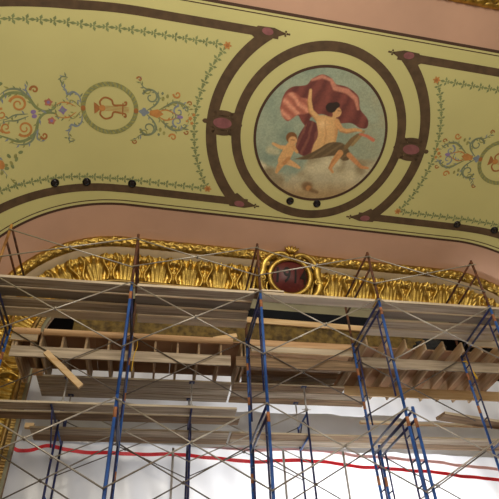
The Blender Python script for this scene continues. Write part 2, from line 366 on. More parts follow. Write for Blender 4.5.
# garlands of little leaf sprigs, rosettes
def garland(pts, step=.19, size=1.):
    m = MB(); acc = 0; P = []
    for i in range(len(pts)-1):
        a, b = pts[i], pts[i+1]; L = math.hypot(b[0]-a[0], b[1]-a[1])
        while acc <= L:
            t = acc/L; P.append((a[0]+(b[0]-a[0])*t, a[1]+(b[1]-a[1])*t, math.atan2(b[1]-a[1], b[0]-a[0]))); acc += step
        acc -= L
    for x, s, an in P:
        for da, ln, wd, ox in ((0,.115,.05,.02), (1.25,.085,.045,0), (-1.25,.085,.045,0), (2.3,.05,.03,-.02), (-2.3,.05,.03,-.02)):
            c, sn = math.cos(an+da), math.sin(an+da); bx, bs = x+ox*math.cos(an), s+ox*math.sin(an); ln *= size*1.1; wd *= size*1.1
            poly(m, M['leafg'], [(bx, bs), (bx+c*ln*.5-sn*wd*.5, bs+sn*ln*.5+c*wd*.5), (bx+c*ln, bs+sn*ln), (bx+c*ln*.5+sn*wd*.5, bs+sn*ln*.5-c*wd*.5)], O2+.0008)
    ribbon(m, M['leafg'], pts, .012, O2, .1)
    return m.build('painted_garland', ceiling)
for sg in (-1, 1):
    a1 = math.asin((4.61-CS)/2.56); a2 = -math.asin((CS-1.76)/2.56)
    garland([(sg*x, 4.61+.12*max(0, x-4.45)) for x in xs_range(8.4, 2.25, .1)])
    garland([(sg*x, 1.76+.09*max(0, x-4.2)) for x in xs_range(8.4, 2.28, .1)], .175)
    garland([(sg*x, s) for x, s in arc(0, CS, 2.57, a2+.03, a1-.03)], .165)
    for s in (4.61, 1.76):
        m = MB(); blob(m, M['orange'], sg*2.13, s, .085, .08, O3, 24, shape=lambda a: .78+.22*math.cos(6*a)); blob(m, M['rust_paint'], sg*2.13, s, .032, .03, O4, 12); m.build('painted_rosette', ceiling)

# lyre medallions and arabesque scrolls of the two side panels
def spiral(cx, cs, r, a0, turns, cw=1, n=26): return [(cx+r*(1-.82*k/n)*math.cos(a0+cw*2*PI*turns*k/n), cs+r*(1-.82*k/n)*math.sin(a0+cw*2*PI*turns*k/n)) for k in range(n+1)]
for sg, cx in ((-1, -4.2), (1, 4.13)):
    m = MB(); ribbon(m, M['wreath'], [(cx+.49*math.cos(t), 3.16+.455*math.sin(t)) for t in np.linspace(0, 2*PI, 81)], .085, O3, closed=True)
    for k in range(40):
        t = 2*PI*k/40; ribbon(m, M['teal'], [(cx+.455*math.cos(t), 3.16+.42*math.sin(t)), (cx+.525*math.cos(t+.09), 3.16+.49*math.sin(t+.09))], .016, O3+.0015)
    for t in (0, PI):
        blob(m, M['rust_paint'], cx+.49*math.cos(t), 3.16, .045, .05, O4, 12)
    wreath_o = m.build('painted_wreath', ceiling)
    m = MB()                                                    # lyre lying on its side, foot towards the left
    for q in (1, -1):
        ribbon(m, M['rust_paint'], catmull([(cx-.16, 3.16+q*.03), (cx-.18, 3.16+q*.12), (cx-.09, 3.16+q*.2), (cx+.03, 3.16+q*.16), (cx+.07, 3.16+q*.07), (cx+.2, 3.16+q*.075), (cx+.29, 3.16+q*.085), (cx+.3, 3.16+q*.14), (cx+.26, 3.16+q*.13)]), .034, O3)
    poly(m, M['rust_paint'], [(cx-.29, 3.27), (cx-.24, 3.24), (cx-.19, 3.19), (cx-.19, 3.13), (cx-.24, 3.08), (cx-.29, 3.05)], O3+.001)
    blob(m, M['orange'], cx-.14, 3.16, .06, .06, O4, 14); ribbon(m, M['rust_paint'], [(cx+.24, 3.28), (cx+.24, 3.04)], .022, O3+.001)
    for q in (-.04, -.013, .013, .04): ribbon(m, M['orange'], [(cx-.08, 3.16+q), (cx+.36, 3.16+q)], .008, O3)
    m.build('painted_lyre', wreath_o)
    m = MB(); o = O2
    def A(pts): return [(sg*x, s) for x, s in pts]
    def R(mt, pts, w=.04, up=0):
        c_ = catmull(pts, 6); ribbon(m, M[mt], A(c_), w*.8, o+up*.0005, .03, True)
        for k in range(2, len(c_)-1, 3):                          # small leaves along the stem
            (x_, s_), (x2, s2) = c_[k], c_[k+1]; an = math.atan2(s2-s_, x2-x_)+random.choice((-1,1))*random.uniform(.6,1.1); L = random.uniform(.06,.11)*(.6+w*8)
            poly(m, M[random.choice((mt, 'teal', 'wreath', 'blue', 'leafg'))], A([(x_, s_), (x_+L*.5*math.cos(an+.35), s_+L*.5*math.sin(an+.35)), (x_+L*math.cos(an), s_+L*math.sin(an)), (x_+L*.5*math.cos(an-.35), s_+L*.5*math.sin(an-.35))]), o+up*.0005+.0003)
    def SP(mt, x, s, r, a0, t, cw=1, w=.035, up=1): ribbon(m, M[mt], A(spiral(x, s, r, a0, t, cw)), lambda t_: w*(1-.5*t_), o+up*.0005, .02)
    for q in (1, -1):                                            # inner arabesque, between lyre and medallion bands
        c = 3.16
        R('teal', [(3.5,c+.04*q),(3.36,c+.16*q),(3.3,c+.3*q),(3.4,c+.42*q),(3.55,c+.44*q),(3.64,c+.5*q),(3.70,c+.6*q)], .05)
        SP('teal', 3.45, c+.3*q, .16, .2*q, 1.2, q, .045); SP('wreath', 3.52, c+.42*q, .08, 0, 1, -q, .03); SP('rust_paint', 3.69, c+.6*q, .05, 0, 1, q, .03, 2)
        R('wreath', [(3.3,c+.06*q),(3.1,c+.2*q),(2.93,c+.26*q),(2.77,c+.2*q),(2.68,c+.08*q)], .05); R('teal', [(3.2,c+.13*q),(3.0,c+.27*q),(2.8,c+.25*q),(2.7,c+.16*q)], .045, 1)
        SP('blue', 2.9, c+.1*q, .11, 1.5*q, 1.1, -q, .04); SP('teal', 2.76, c+.16*q, .06, 0, 1, q, .03); R('orange', [(3.3,c+.03*q),(3.15,c+.10*q),(3.0,c+.06*q),(2.9,c+.02*q)], .035, 2)
        SP('orange', 2.96, c+.42*q, .075, 0, 1.1, -q, .04, 2); SP('rust_paint', 2.7, c+.28*q, .05, 0, 1, q, .03, 2); blob(m, M['wreath'], sg*3.22, c+.3*q, .03, .045, o+.001, 8); blob(m, M['wreath'], sg*3.14, c+.36*q, .028, .04, o+.001, 8); blob(m, M['teal'], sg*3.24, c+.4*q, .025, .03, o+.001, 8)
    blob(m, M['blue'], sg*3.56, 3.16, .11, .09, o+.002, 14, shape=lambda a: .8+.2*math.cos(4*a)); poly(m, M['orange'], A([(3.45,3.2),(3.3,3.25),(3.18,3.17),(3.3,3.08),(3.45,3.12)]), o+.0025)
    blob(m, M['violet'], sg*2.86, 3.16, .06, .035, o+.002, 10)
    for x, s, r in ((2.66,3.16,.05),(2.6,3.24,.04),(2.62,3.07,.04),(2.72,3.1,.03)): blob(m, M['orange'], sg*x, s, r, r, o+.003, 10, shape=lambda a: .8+.2*math.cos(5*a))
    for q in (1, -1):                                            # outer arabesque, beyond the lyre
        c = 3.14
        R('blue', [(4.72,c+.1*q),(4.74,c+.24*q),(4.84,c+.32*q),(4.94,c+.28*q),(4.96,c+.36*q),(5.02,c+.46*q),(4.97,c+.56*q)], .045); R('teal', [(4.9,c+.58*q),(5.0,c+.6*q),(5.04,c+.52*q)], .035); R('wreath', [(4.74,c+.04*q),(4.86,c+.16*q),(4.95,c+.17*q)], .035)
        R('orange', [(4.82,c+.05*q),(4.95,c+.13*q),(5.08,c+.14*q),(5.2,c+.08*q)], .03, 1)
        blob(m, M['red'], sg*5.29, c+.17*q, .085, .08, o+.002, 14, shape=lambda a: .82+.18*math.cos(5*a)); blob(m, M['violet'], sg*5.29, c+.17*q, .03, .03, o+.003, 8)
        R('leafg', [(5.16,c+.16*q),(5.2,c+.05*q),(5.38,c+.02*q),(5.52,c+.12*q),(5.62,c+.32*q),(5.78,c+.42*q),(5.98,c+.42*q),(6.16,c+.3*q),(6.34,c+.18*q),(6.5,c+.12*q)], .07); R('teal', [(5.6,c+.3*q),(5.72,c+.46*q),(5.9,c+.5*q),(6.1,c+.42*q)], .05, 1)
        SP('orange', 5.8, c+.22*q, .15, .5*q, 1.5, q, .05, 2); SP('orange', 6.12, c+.12*q, .1, 2*q, 1.2, -q, .04, 2); SP('rust_paint', 5.48, c+.42*q, .07, 0, 1.1, q, .045, 2); blob(m, M['violet'], sg*5.58, c+.04*q, .05, .04, o+.002, 8); R('blue', [(5.56,c+.28*q),(5.62,c+.44*q),(5.56,c+.52*q)], .04, 1)
        R('teal', [(5.68,c+.02*q),(5.9,c+.05*q),(6.05,c+.02*q),(6.2,c+.03*q)], .035); R('orange', [(6.2,c+.2*q),(6.3,c+.05*q),(6.4,c)], .04, 1)
        for k in range(9): blob(m, M['wreath' if k % 2 else 'leafg'], sg*(6.0+.09*(k % 4)+.03*k), c+(.62+.1*(k//3)+.04*(k % 2))*q, .05, .032, o+.001, 8, rot=k)
        R('blue', [(6.5,c+.3*q),(6.42,c+.5*q),(6.48,c+.7*q),(6.4,c+.95*q)], .07); blob(m, M['orange'], sg*6.44, c+.72*q, .07, .09, o+.003, 10); R('wreath', [(6.36,c+1.02*q),(6.3,c+1.15*q),(6.2,c+1.2*q)], .04)
    blob(m, M['violet'], sg*5.06, 3.14, .085, .09, o+.003, 12, shape=lambda a: .75+.25*math.cos(4*a)); blob(m, M['blue'], sg*5.06, 3.14, .035, .035, o+.004, 8)
    m.build('painted_arabesque', ceiling)

# ------------------------------------------------------------------ gilded mouldings
def reg(l, r):                                   # arc length along the moulding at corner radius r -> board parameter
    a = abs(l); sg = 1 if l >= 0 else -1
    if a <= XM: return l
    e = r*PI/2
    if a <= XM+e: return sg*(XM+(a-XM)*(RR+WM)/r)
    return sg*(XEND+(a-XM-e))
def moulding(name, parent, m, prof, r, l1, dl, hfun, nt, smooth=True, l0=None):
    """prof: list of (d,w) from inner to outer; hfun(l,t) relief"""
    L0 = -l1 if l0 is None else l0; n = int((l1-L0)/dl)
    ts = np.linspace(0, 1, nt+1); cum = [0]
    for i in range(len(prof)-1): cum.append(cum[-1]+math.hypot(prof[i+1][0]-prof[i][0], prof[i+1][1]-prof[i][1]))
    def at(t):
        L = t*cum[-1]
        for i in range(len(prof)-1):
            if L <= cum[i+1]+1e-9:
                f = (L-cum[i])/(cum[i+1]-cum[i]); d = prof[i][0]+(prof[i+1][0]-prof[i][0])*f; w = prof[i][1]+(prof[i+1][1]-prof[i][1])*f
                dd, dw = prof[i+1][0]-prof[i][0], prof[i+1][1]-prof[i][1]; q = math.hypot(dd, dw); return d, w, dw/q, -dd/q
    PR = [at(min(t, 1)) for t in ts]; vs = []
    for i in range(n+1):
        l = L0+(l1-L0)*i/n; x = reg(l, r)
        for (d, w, nd, nw), t in zip(PR, ts):
            hh = hfun(l, t); vs.append(Q2(x, d+nd*hh, w+nw*hh))
    k = nt+1; mbx = MB(); mbx.add(vs, [(i*k+j, (i+1)*k+j, (i+1)*k+j+1, i*k+j+1) for i in range(n) for j in range(nt)], m)
    return mbx.build(name, parent, smooth)
def bump(x, w): return math.exp(-(x/w)**2)
def laurel(l, t):                                # half-round bundle of overlapping leaves with berries and cross-bands
    v = 2*t-1; rd = math.sqrt(max(0, 1-v*v)); base = .07*rd; h = 0
    for row, (vc, off) in enumerate(((-.62,0),(0,.5),(.62,.0))):
        u = l/.20+off; k = math.floor(u); f = u-k; tw = .10*math.sin(k*2.3+row*1.7)
        e = ((v-vc-tw-.25*(f-.5)*(1 if row != 1 else -.6))/(.44*math.sin(PI*min(1,.18+f*.82))+.02))
        if abs(e) < 1: h = max(h, (.028+.05*(1-f))*math.sqrt(1-e*e)-.012*bump(e, .22))
    big = l/.92; bf = (big-math.floor(big)-.5)*.92
    band = .075*bump(bf+.10*v, .05)
    ber = .05*bump((l/.2+.25-math.floor(l/.2+.25)-.5)*.2, .026)*bump(abs(v)-.33, .12)
    return base+max(h, ber, band)*max(.25, rd)
def acanthus(l, t):                              # spread leaves between S-scrolled brackets, tops curling forward
    p = .66; n = math.floor(l/p); x = (l/p-n-.5)*p
    base = .09*(t**2)-.03; h = 0
    for c, tilt, w, ht in ((0,0,.075,.10),(-.085,-.10,.06,.085),(.085,.10,.06,.085)):       # three-lobed leaf
        xc = c+tilt*t*t; ww = w*(.45+.75*math.sin(PI*min(1,.12+t*.88)))
        e = (x-xc)/ww
        if abs(e) < 1: h = max(h, ht*math.sqrt(1-e*e)*(.3+.7*t)-.025*bump(e, .25)+.05*bump(t-.84, .10)*(1-e*e))
    for s in (-1, 1):
        xc = s*(.235+.050*math.sin(2*PI*t)); e = (x-xc)/.046
        if abs(e) < 1: h = max(h, .125*math.sqrt(1-e*e))
        d1 = math.hypot(x-s*.215, (t-.84)*.6)/.082
        if d1 < 1: h = max(h, .15*math.sqrt(1-d1*d1)*(.75+.25*math.cos(9*d1)))
        d2 = math.hypot(x-s*.27, (t-.14)*.6)/.065
        if d2 < 1: h = max(h, .12*math.sqrt(1-d2*d2)*(.75+.25*math.cos(9*d2)))
    xg = abs(abs(x)-.33)
    if xg < .05: h = max(h, .07*math.sqrt(1-(xg/.05)**2)*(.5+.5*abs(math.sin(6*t*PI/2))))
    return base+h
arch = MB()
LJ = 3.7+1.8*PI/2+5.9
trim = moulding('trim_1', None, M['cream'], [(.20,-.14),(.335,.0)], 2.1, LJ+.3, .08, lambda l, t: .012*math.sin(PI*t), 4); tag(trim, kind='structure')
trim['label'] = 'gilded proscenium frame of laurel moulding, cream fascia and acanthus frieze around the stage opening'
moulding('laurel_moulding', trim, M['gold'], [(.32,-.015),(.42,.20)], 2.3, LJ+.5, .022, laurel, 16)['label'] = 'gilded laurel moulding'
moulding('acanthus_frieze', trim, M['gold'], [(.0,-.66),(.06,-.5),(.20,-.15)], 1.8, LJ, .018, acanthus, 26)['label'] = 'gilded acanthus leaf frieze'
moulding('bead_moulding', trim, M['golddull'], [(-.01,-.735),(.03,-.655)], 1.5, LJ, .02, lambda l, t: .05*math.sqrt(max(0,1-(2*t-1)**2)), 8)
def fringe(l, t): return .03+.05*math.sqrt(max(0, 1-(((l/.09) % 1)*2-1)**2))*(1-t*.4)
moulding('scallop_moulding', trim, M['golddull'], [(-.03,-.80),(.0,-.735)], 1.45, LJ, .015, fringe, 5)
moulding('inner_border', trim, M['sage'], [(-.04,-.87),(-.03,-.80)], 1.3, LJ, .08, lambda l, t: 0, 2)
moulding('reveal', trim, M['dark_wood'], [(-.16,-.87),(-.04,-.87)], 1.2, LJ, .08, lambda l, t: 0, 2)
moulding('wall_back_of_frame', trim, M['hallwall'], [(-.16,-.87),(-.16,.2),(.42,.2)], 1.6, LJ, .15, lambda l, t: 0, 6).name = 'plaster_backing'
moulding('lintel_board', trim, M['sage'], [(-.06,-1.06),(-.05,-.87)], 1.3, 3.7, .1, lambda l, t: 0, 2)
# upper gilded moulding at the outer edge of the sounding board
def qs(s, k): return (s*CB-k*-SB*0, s*SB)
trim2 = moulding('trim_2', None, M['gold'], [(6.04*CB,6.04*SB),(6.34*CB,6.34*SB)], 4.6, 16, .03, lambda l, t: laurel(l, t)*1.2, 14); tag(trim2, kind='structure')
mbh = MB()                                                     # the hall ceiling goes on from there
xs = xs_range(-XL, XL, .2); vs = []
for x in xs:
    for s, up in ((6.32, 0), (6.9, .25), (9.5, .25)): vs.append(Q2(x, s*CB, 6.32*SB+up))
mbh.add(vs, [(3*i+j, 3*i+3+j, 3*i+4+j, 3*i+1+j) for i in range(len(xs)-1) for j in range(2)], M['hallwall']); mbh.build('hall_vault', ceiling, smooth=True)

# downlights let into the board
def downlight(x, s, label):
    n = nrm(x); c = Q(x, s, O4); q = Vector((0,0,1)).rotation_difference(n)
    e = empty('recessed_light', c); e.rotation_mode = 'QUATERNION'; e.rotation_quaternion = q
    tag(e, label, 'ceiling light', 'round black downlights in the painted sounding board')
    m = MB(); N = 28; R0, R1 = .070, .098; vs = []
    for k in range(N):
        a = 2*PI*k/N; ca, sa = math.cos(a), math.sin(a)
        vs += [(R1*ca,R1*sa,0),(R1*ca*.97,R1*sa*.97,.014),(R0*ca,R0*sa,.016),(R0*ca*.94,R0*sa*.94,.002)]
    m.add(vs, [(4*k+j, 4*((k+1)%N)+j, 4*((k+1)%N)+j+1, 4*k+j+1) for k in range(N) for j in range(3)], M['blackpaint']); m.build('trim_ring', e, True)
    m = MB(); m.ball((0,0,-.002), .066, M['lens'], 18, 8, (1,1,.25)); m.build('lens', e, True)
for x, s, lb in ((-5.47,1.78,'leftmost round black downlight below the left lyre panel'), (-4.75,1.70,'middle of the three round black downlights below the left lyre panel'), (-3.68,1.68,'rightmost of the three round black downlights below the left lyre panel'),
                 (-.34,1.66+.05,'left one of two round black downlights under the circular mural'), (.26,1.72,'right one of two round black downlights under the circular mural'),
                 (3.62,1.62,'inner one of two round black downlights below the right garland'), (4.68,1.67,'outermost round black downlight at the right edge, below the garland')):
    downlight(x, s, lb)

# cartouche with the year
def cartouche():
    c0 = Q2(-.1, .16, -.31); up = (NN*.42+ZZ*.86).normalized(); out = H.cross(up)*1; out = out if out.dot(NN) > 0 else -out
    c0 = c0+out*.12
    e = empty('cartouche', c0); tag(e, 'gilded scroll cartouche with dark red shield numbered 1914, centred on the gold frame', 'cartouche')
    mw = Matrix((( H.x, up.x, out.x),(H.y, up.y, out.y),(H.z, up.z, out.z))).to_4x4(); mw.translation = c0; mw = mw @ Matrix.Diagonal((1.12,.86,1,1)); e.matrix_world = mw
    m = MB(); n = 36; rings = 8; vs = [(0,0,.15)]
    for j in range(1, rings+1):
        r = j/rings
        for k in range(n):
            a = 2*PI*k/n; sq = 1+.05*math.cos(4*a+PI)
            vs.append((.44*r*sq*math.cos(a), .50*r*sq*math.sin(a), .15*(1-r*r)))
    fs = [(0,1+k,1+(k+1)%n) for k in range(n)]+[(1+(j-1)*n+k, 1+j*n+k, 1+j*n+(k+1)%n, 1+(j-1)*n+(k+1)%n) for j in range(1, rings) for k in range(n)]
    m.add(vs, fs, M['shield']); m.build('shield', e, True)['label'] = 'dark red domed shield'
    m = MB()
    oval = [(.49*math.cos(t), .555*math.sin(t), .03) for t in np.linspace(0, 2*PI, 49)]; m.tube(oval, .072, M['gold'], 8, False)
    for q in (1, -1):                                         # big side scrolls
        pts = catmull([(q*.06,.60,.10),(q*.22,.70,.09),(q*.45,.62,.06),(q*.62,.38,.04),(q*.66,.1,.03),(q*.72,-.15,.03),(q*.68,-.4,.04),(q*.5,-.62,.04),(q*.25,-.72,.04)], 6)
        m.tube(pts, [.06+.035*math.sin(PI*i/(len(pts)-1)) for i in range(len(pts))], M['gold'], 8)
        for cx, cy, r in ((.16,.62,.10), (.70,-.12,.12), (.6,.34,.09), (.28,-.66,.1)):
            sp = [(q*(cx+r*(1-.8*k/22)*math.cos(.6+k*.5)), cy+r*(1-.8*k/22)*math.sin(.6+k*.5), .07+.03*k/22) for k in range(23)]; m.tube(sp, .028, M['gold'], 7)
        for k in range(6):
            a = -.9+.36*k; m.ball((q*(.62+.08*math.cos(a)), .55*math.sin(a)+.02, .05), .075, M['gold'], 8, 6, (1,.55,.8), Matrix.Rotation(a*q, 3, 'Z'))
    for k, a in enumerate((-.7,-.35,0,.35,.7)):               # palmette on top
        m.ball((.15*math.sin(a), .72+.12*math.cos(a), .11), .13, M['gold'], 8, 6, (.33,1,.4), Matrix.Rotation(-a, 3, 'Z'))
    m.ball((0,.62,.14), .075, M['gold'], 10, 8)
    m.build('scroll_frame', e, True)
    cu = bpy.data.curves.new('numerals', 'FONT'); cu.body = '1914'; cu.size = .50; cu.align_x = 'CENTER'; cu.align_y = 'CENTER'; cu.extrude = .006; cu.space_character = 1.12; cu.offset = .006
    t = bpy.data.objects.new('numerals', cu); COL.objects.link(t); dg = bpy.context.evaluated_depsgraph_get(); dg.update()
    me = bpy.data.meshes.new_from_object(t.evaluated_get(dg)); bpy.data.objects.remove(t)
    bm = bmesh.new(); bm.from_mesh(me); bmesh.ops.subdivide_edges(bm, edges=bm.edges[:], cuts=1)
    for v in bm.verts:
        v.co.x *= .74; v.co.y *= 1.35; r2 = (v.co.x/.44)**2+(v.co.y/.50)**2; v.co.z += .156*(1-min(r2,1))+.006
    bm.to_mesh(me); bm.free(); me.materials.clear(); me.materials.append(M['digit'])
    o = bpy.data.objects.new('numerals', me); COL.objects.link(o); o.parent = e; o['label'] = 'black numerals 1914'
cartouche()

# ------------------------------------------------------------------ scaffolding
B = 2.134; D = 1.524
def frame_parts(e, z0, z1, steel, inner, coll=True, guard=False, ladder_to=None):
    """posts, rails and ladder of an end frame; y runs away from the hall"""
    posts = {}
    for y in (0, D):
        m = MB(); m.tube([(0,y,z0),(0,y,z1)], .024, steel, 12); posts[y] = m.build('post', e, True)
    if guard:
        for z in (z1-.02, z1-.36):
            m = MB(); m.tube([(0,.0215,z),(0,D-.0215,z)], .0205, inner, 10); m.build('rail', e, True)
        return
    for nm, z in (('top_rail', z1-.05), ('lower_rail', z1-.20)):
        m = MB(); m.tube([(0,.0215,z),(0,D-.0215,z)], .0205, inner, 10); m.build(nm, e, True)
    lt = z0+.25 if ladder_to is None else ladder_to
    for y in (.20, D-.20):
        m = MB(); m.tube([(0,y,z1-.22),(0,y,lt)], .016, inner, 8); m.build('ladder_strut', e, True)
        k = z1-.45
        while k > lt+.02:
            m = MB(); a, b2 = (.0215,y-.016) if y < D/2 else (y+.016,D-.0215); m.tube([(0,a,k),(0,b2,k)], .0125, inner, 8); m.build('rung', e, True); k -= .36
    if coll:
        for y, z in ((0, z1-.26), (D, z1-.62), (D, z1-1.3)):
            m = MB(); m.tube([(0,y,z-.075),(0,y,z+.075)], .0258, M['coupler'], 12); m.build('collar', posts[y], True)['label'] = 'orange rusted collar'
ordn = ('leftmost', 'second', 'middle', 'fourth', 'rightmost')
where = ('at the left edge of the picture', 'left of the middle', 'just left of the 1914 cartouche', 'right of the 1914 cartouche', 'at the right edge of the picture')
FR = [(-2*B-.06, 0, 0), (-B-.03, 0, 0), (0, 0, 0), (B, 0, 0), (2*B, 0, -math.radians(5))]
def stack(proto, zsh, name_fn, cat, grp):
    for i, (x, y, rz) in enumerate(FR):
        e = proto if i == 0 else copy_tree(proto)
        e.location = (x, y, ZO+zsh); e.rotation_euler = (0,0,rz); tag(e, name_fn(i), cat, grp)
g0 = empty('scaffold_guardrail'); frame_parts(g0, 0, 1.09, M['steel_rust'], M['steel_rust'], guard=True)
for i in range(5):
    if i == 0: e = empty('scaffold_guardrail'); frame_parts(e, 0, 1.09, M['steel_ochre'], M['steel_rust'], guard=True)
    else: e = g0 if i == 1 else copy_tree(g0)
    e.location = (FR[i][0], 0, ZO); e.rotation_euler = (0,0,FR[i][2])
    tag(e, (f'rusty brown guard frame above the top planks, {where[i]}' if i else 'guard frame with yellowed posts above the top planks, at the left edge'), 'guard rail', 'guard frames above the planks')
t1 = empty('scaffold_section'); frame_parts(t1, -2.0, -.0, M['steel_blue'], M['steel_navy'])
stack(t1, .0, lambda i: f'blue scaffold frame carrying the grey top planks, {where[i]}', 'scaffold frame', 'blue scaffold frames of the upper lift')
t2 = empty('scaffold_section'); frame_parts(t2, -6.05, -2.004, M['steel_blue'], M['steel_navy'], ladder_to=-5.6)
stack(t2, .0, lambda i: f'tall blue scaffold frame under the upper one, {where[i]}', 'scaffold frame', 'blue scaffold frames of the lower lift')
e = copy_tree(t2); e.location = (B+.13, .0, ZO-.02); e.rotation_euler = (0,0,0); tag(e, 'dark blue scaffold frame doubled close beside the lower frame right of the cartouche', 'scaffold frame')

def brace_obj(name, w, hgt, mt, r=.0115):
    e = empty(name)
    for k, (za, zb) in enumerate(((0,-hgt), (-hgt,0))):
        m = MB(); y = -.013 if k else .013; m.tube([(-.02,y,za+(.02*hgt/w if za == 0 else -.02*hgt/w)),(w+.02,y,zb-(.02*hgt/w if zb < 0 else -.02*hgt/w))], r, mt, 8); m.build('rod', e, True)
    m = MB(); m.tube([(w/2,-.04,-hgt/2),(w/2,.04,-hgt/2)], .02, mt, 8); m.build('pivot', e, True)
    return e
bays = ('leftmost bay', 'second bay from left', 'cartouche bay', 'right-hand bay')
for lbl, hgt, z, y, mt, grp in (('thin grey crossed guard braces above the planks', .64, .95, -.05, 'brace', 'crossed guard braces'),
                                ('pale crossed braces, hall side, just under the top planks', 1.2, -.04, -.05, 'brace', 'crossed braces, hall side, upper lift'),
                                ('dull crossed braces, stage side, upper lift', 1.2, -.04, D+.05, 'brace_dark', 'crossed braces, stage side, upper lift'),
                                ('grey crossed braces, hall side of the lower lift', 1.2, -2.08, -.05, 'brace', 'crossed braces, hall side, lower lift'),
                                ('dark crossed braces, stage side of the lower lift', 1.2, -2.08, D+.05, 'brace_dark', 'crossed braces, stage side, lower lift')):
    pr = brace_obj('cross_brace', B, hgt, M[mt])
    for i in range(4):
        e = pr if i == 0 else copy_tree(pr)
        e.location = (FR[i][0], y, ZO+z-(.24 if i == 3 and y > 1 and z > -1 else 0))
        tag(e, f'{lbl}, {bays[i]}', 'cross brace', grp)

# planks
def plank(L, w, t, mt, name='scaffold_plank', warp=.008, edge=True):
    m = MB(); n = 8; vs = []
    for i in range(n+1):
        x = -L/2+L*i/n; dz = warp*random.uniform(-1,1) if 0 < i < n else 0
        for y, z in ((-w/2,-t/2),(w/2,-t/2),(w/2,t/2),(-w/2,t/2)): vs.append((x, y+random.uniform(-.002,.002), z+dz*.4))
    fs = [(0,3,2,1), tuple(n*4+k for k in range(4))]+[(i*4+k, i*4+(k+1)%4, (i+1)*4+(k+1)%4, (i+1)*4+k) for i in range(n) for k in range(4)]
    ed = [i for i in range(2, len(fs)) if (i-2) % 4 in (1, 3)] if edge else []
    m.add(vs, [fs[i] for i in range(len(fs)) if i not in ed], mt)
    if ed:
        k0 = len(m.v); m.mats.append(M['lit_edge']); m.f += [fs[i] for i in ed]; m.mi += [1]*len(ed)
    return m.build(name, None, False, bevel=.004)
def put(o, p0, rz=0, ry=0, rx=0): o.location = (p0[0], p0[1], p0[2]+ZO); o.rotation_euler = (rx, ry, rz); return o
nth = ('frontmost', 'second', 'third', 'rearmost')
def top_bay(x0, x1, n, where_, mt='gray_wood', grp='grey planks of the top platform', zo=0):
    for k in range(n):
        o = plank(x1-x0-random.uniform(0,.05), .224+.010*random.random(), .052, M[('gray_wood','gray_wood_dark','gray_wood','gray_wood_light')[k] if n > 1 else 'gray_wood_light']); put(o, ((x0+x1)/2+random.uniform(-.015,.015), .160+k*.298, zo+(.006,.016,.007,.020)[k]), random.uniform(-.003,.003))
        tag(o, (f'weathered grey scaffold plank, {nth[k]} of four laid {where_}' if n > 1 else f'single light grey scaffold plank laid {where_}'), 'plank', grp)
top_bay(-2*B-.5, -B-.03, 4, 'across the leftmost bay')
top_bay(-B+.03, -.08, 4, 'across the second bay')
top_bay(-.02, B-.03, 1, 'across the bay in front of the cartouche')
top_bay(B+.03, 2*B+.7, 4, 'across the right-hand bay')
o = put(plank(.62, .26, .036, M['dark_wood']), (.12, .16, .055), .01); tag(o, 'short dark plank end lapped over the single plank beside the middle post', 'plank')

# timber deck behind the front scaffold
def flat(x0, x1, y, z, w, mt, label, grp, t=.042, rz=0, ry=0):
    o = plank(x1-x0, w, t, M[mt]); put(o, ((x0+x1)/2, y, z), rz, ry); return tag(o, label, 'plank', grp)
def deck(name, x0, x1, y0, y1, xs, rim, label, jy0, jb=-.33):
    e = empty(name, (x0, y0, ZO)); tag(e, label, 'timber deck')
    m = MB()
    nply = max(1, int((x1-x0)/1.22)); 
    for k in range(nply):
        a = (x1-x0)*k/nply; b2 = (x1-x0)*(k+1)/nply-.006; m.box((a, .02, -.008), (b2, y1-y0-.02, .012), M['ply'])
    m.build('plywood', e)
    for x in xs:
        m = MB(); m.box((x-x0-.019, jy0-y0, jb), (x-x0+.019, y1-y0, -.010), M['joist']); m.build('joist', e, bevel=.003)
    if rim:
        for a, b2, mt in rim:
            m = MB(); m.box((a-x0, -.045, -.085), (b2-x0, -.003, .045), M[mt]); m.build('rim_board', e, bevel=.003)
    return e
jl = [-4.25,-4.2]+[-3.93,-3.78,-3.4,-2.98,-2.57,-2.14,-1.72,-1.3,-.9,-.48,-.08,.0]
deck('joisted_deck', -4.3, .04, 1.66, 3.05, jl, [(-4.3,-3.82,'tan_wood'),(-3.76,-.25,'tan_wood')], 'brown joisted timber deck with tan rim board at the left, behind the blue posts', 1.665)
deck('boarded_deck', .08, 2.15, 1.66, 3.05, [.5,1.7], [(.08,2.15,'tan_wood')], 'timber deck with long boards underneath, behind the posts below the cartouche', 1.665, -.09)
for k in range(6): flat(.1+.02*(k % 2), 2.13, 1.84+.245*k, -.115-.006*(k % 2)-.03*(k == 2), .225-.02*(k % 3), ('tan_wood','dark_wood','gray_wood','dark_wood','gray_wood','dark_wood')[k], f'long brown board under the deck below the cartouche, {("nearest","second","third","fourth","fifth","farthest")[k]} of six', 'long boards under the middle deck')
jr = [2.3+.40*k for k in range(9)]
deck('joisted_deck', 2.22, 5.9, 1.58, 3.45, jr, None, 'joisted timber deck at the right with protruding joist ends', 1.225, -.215)
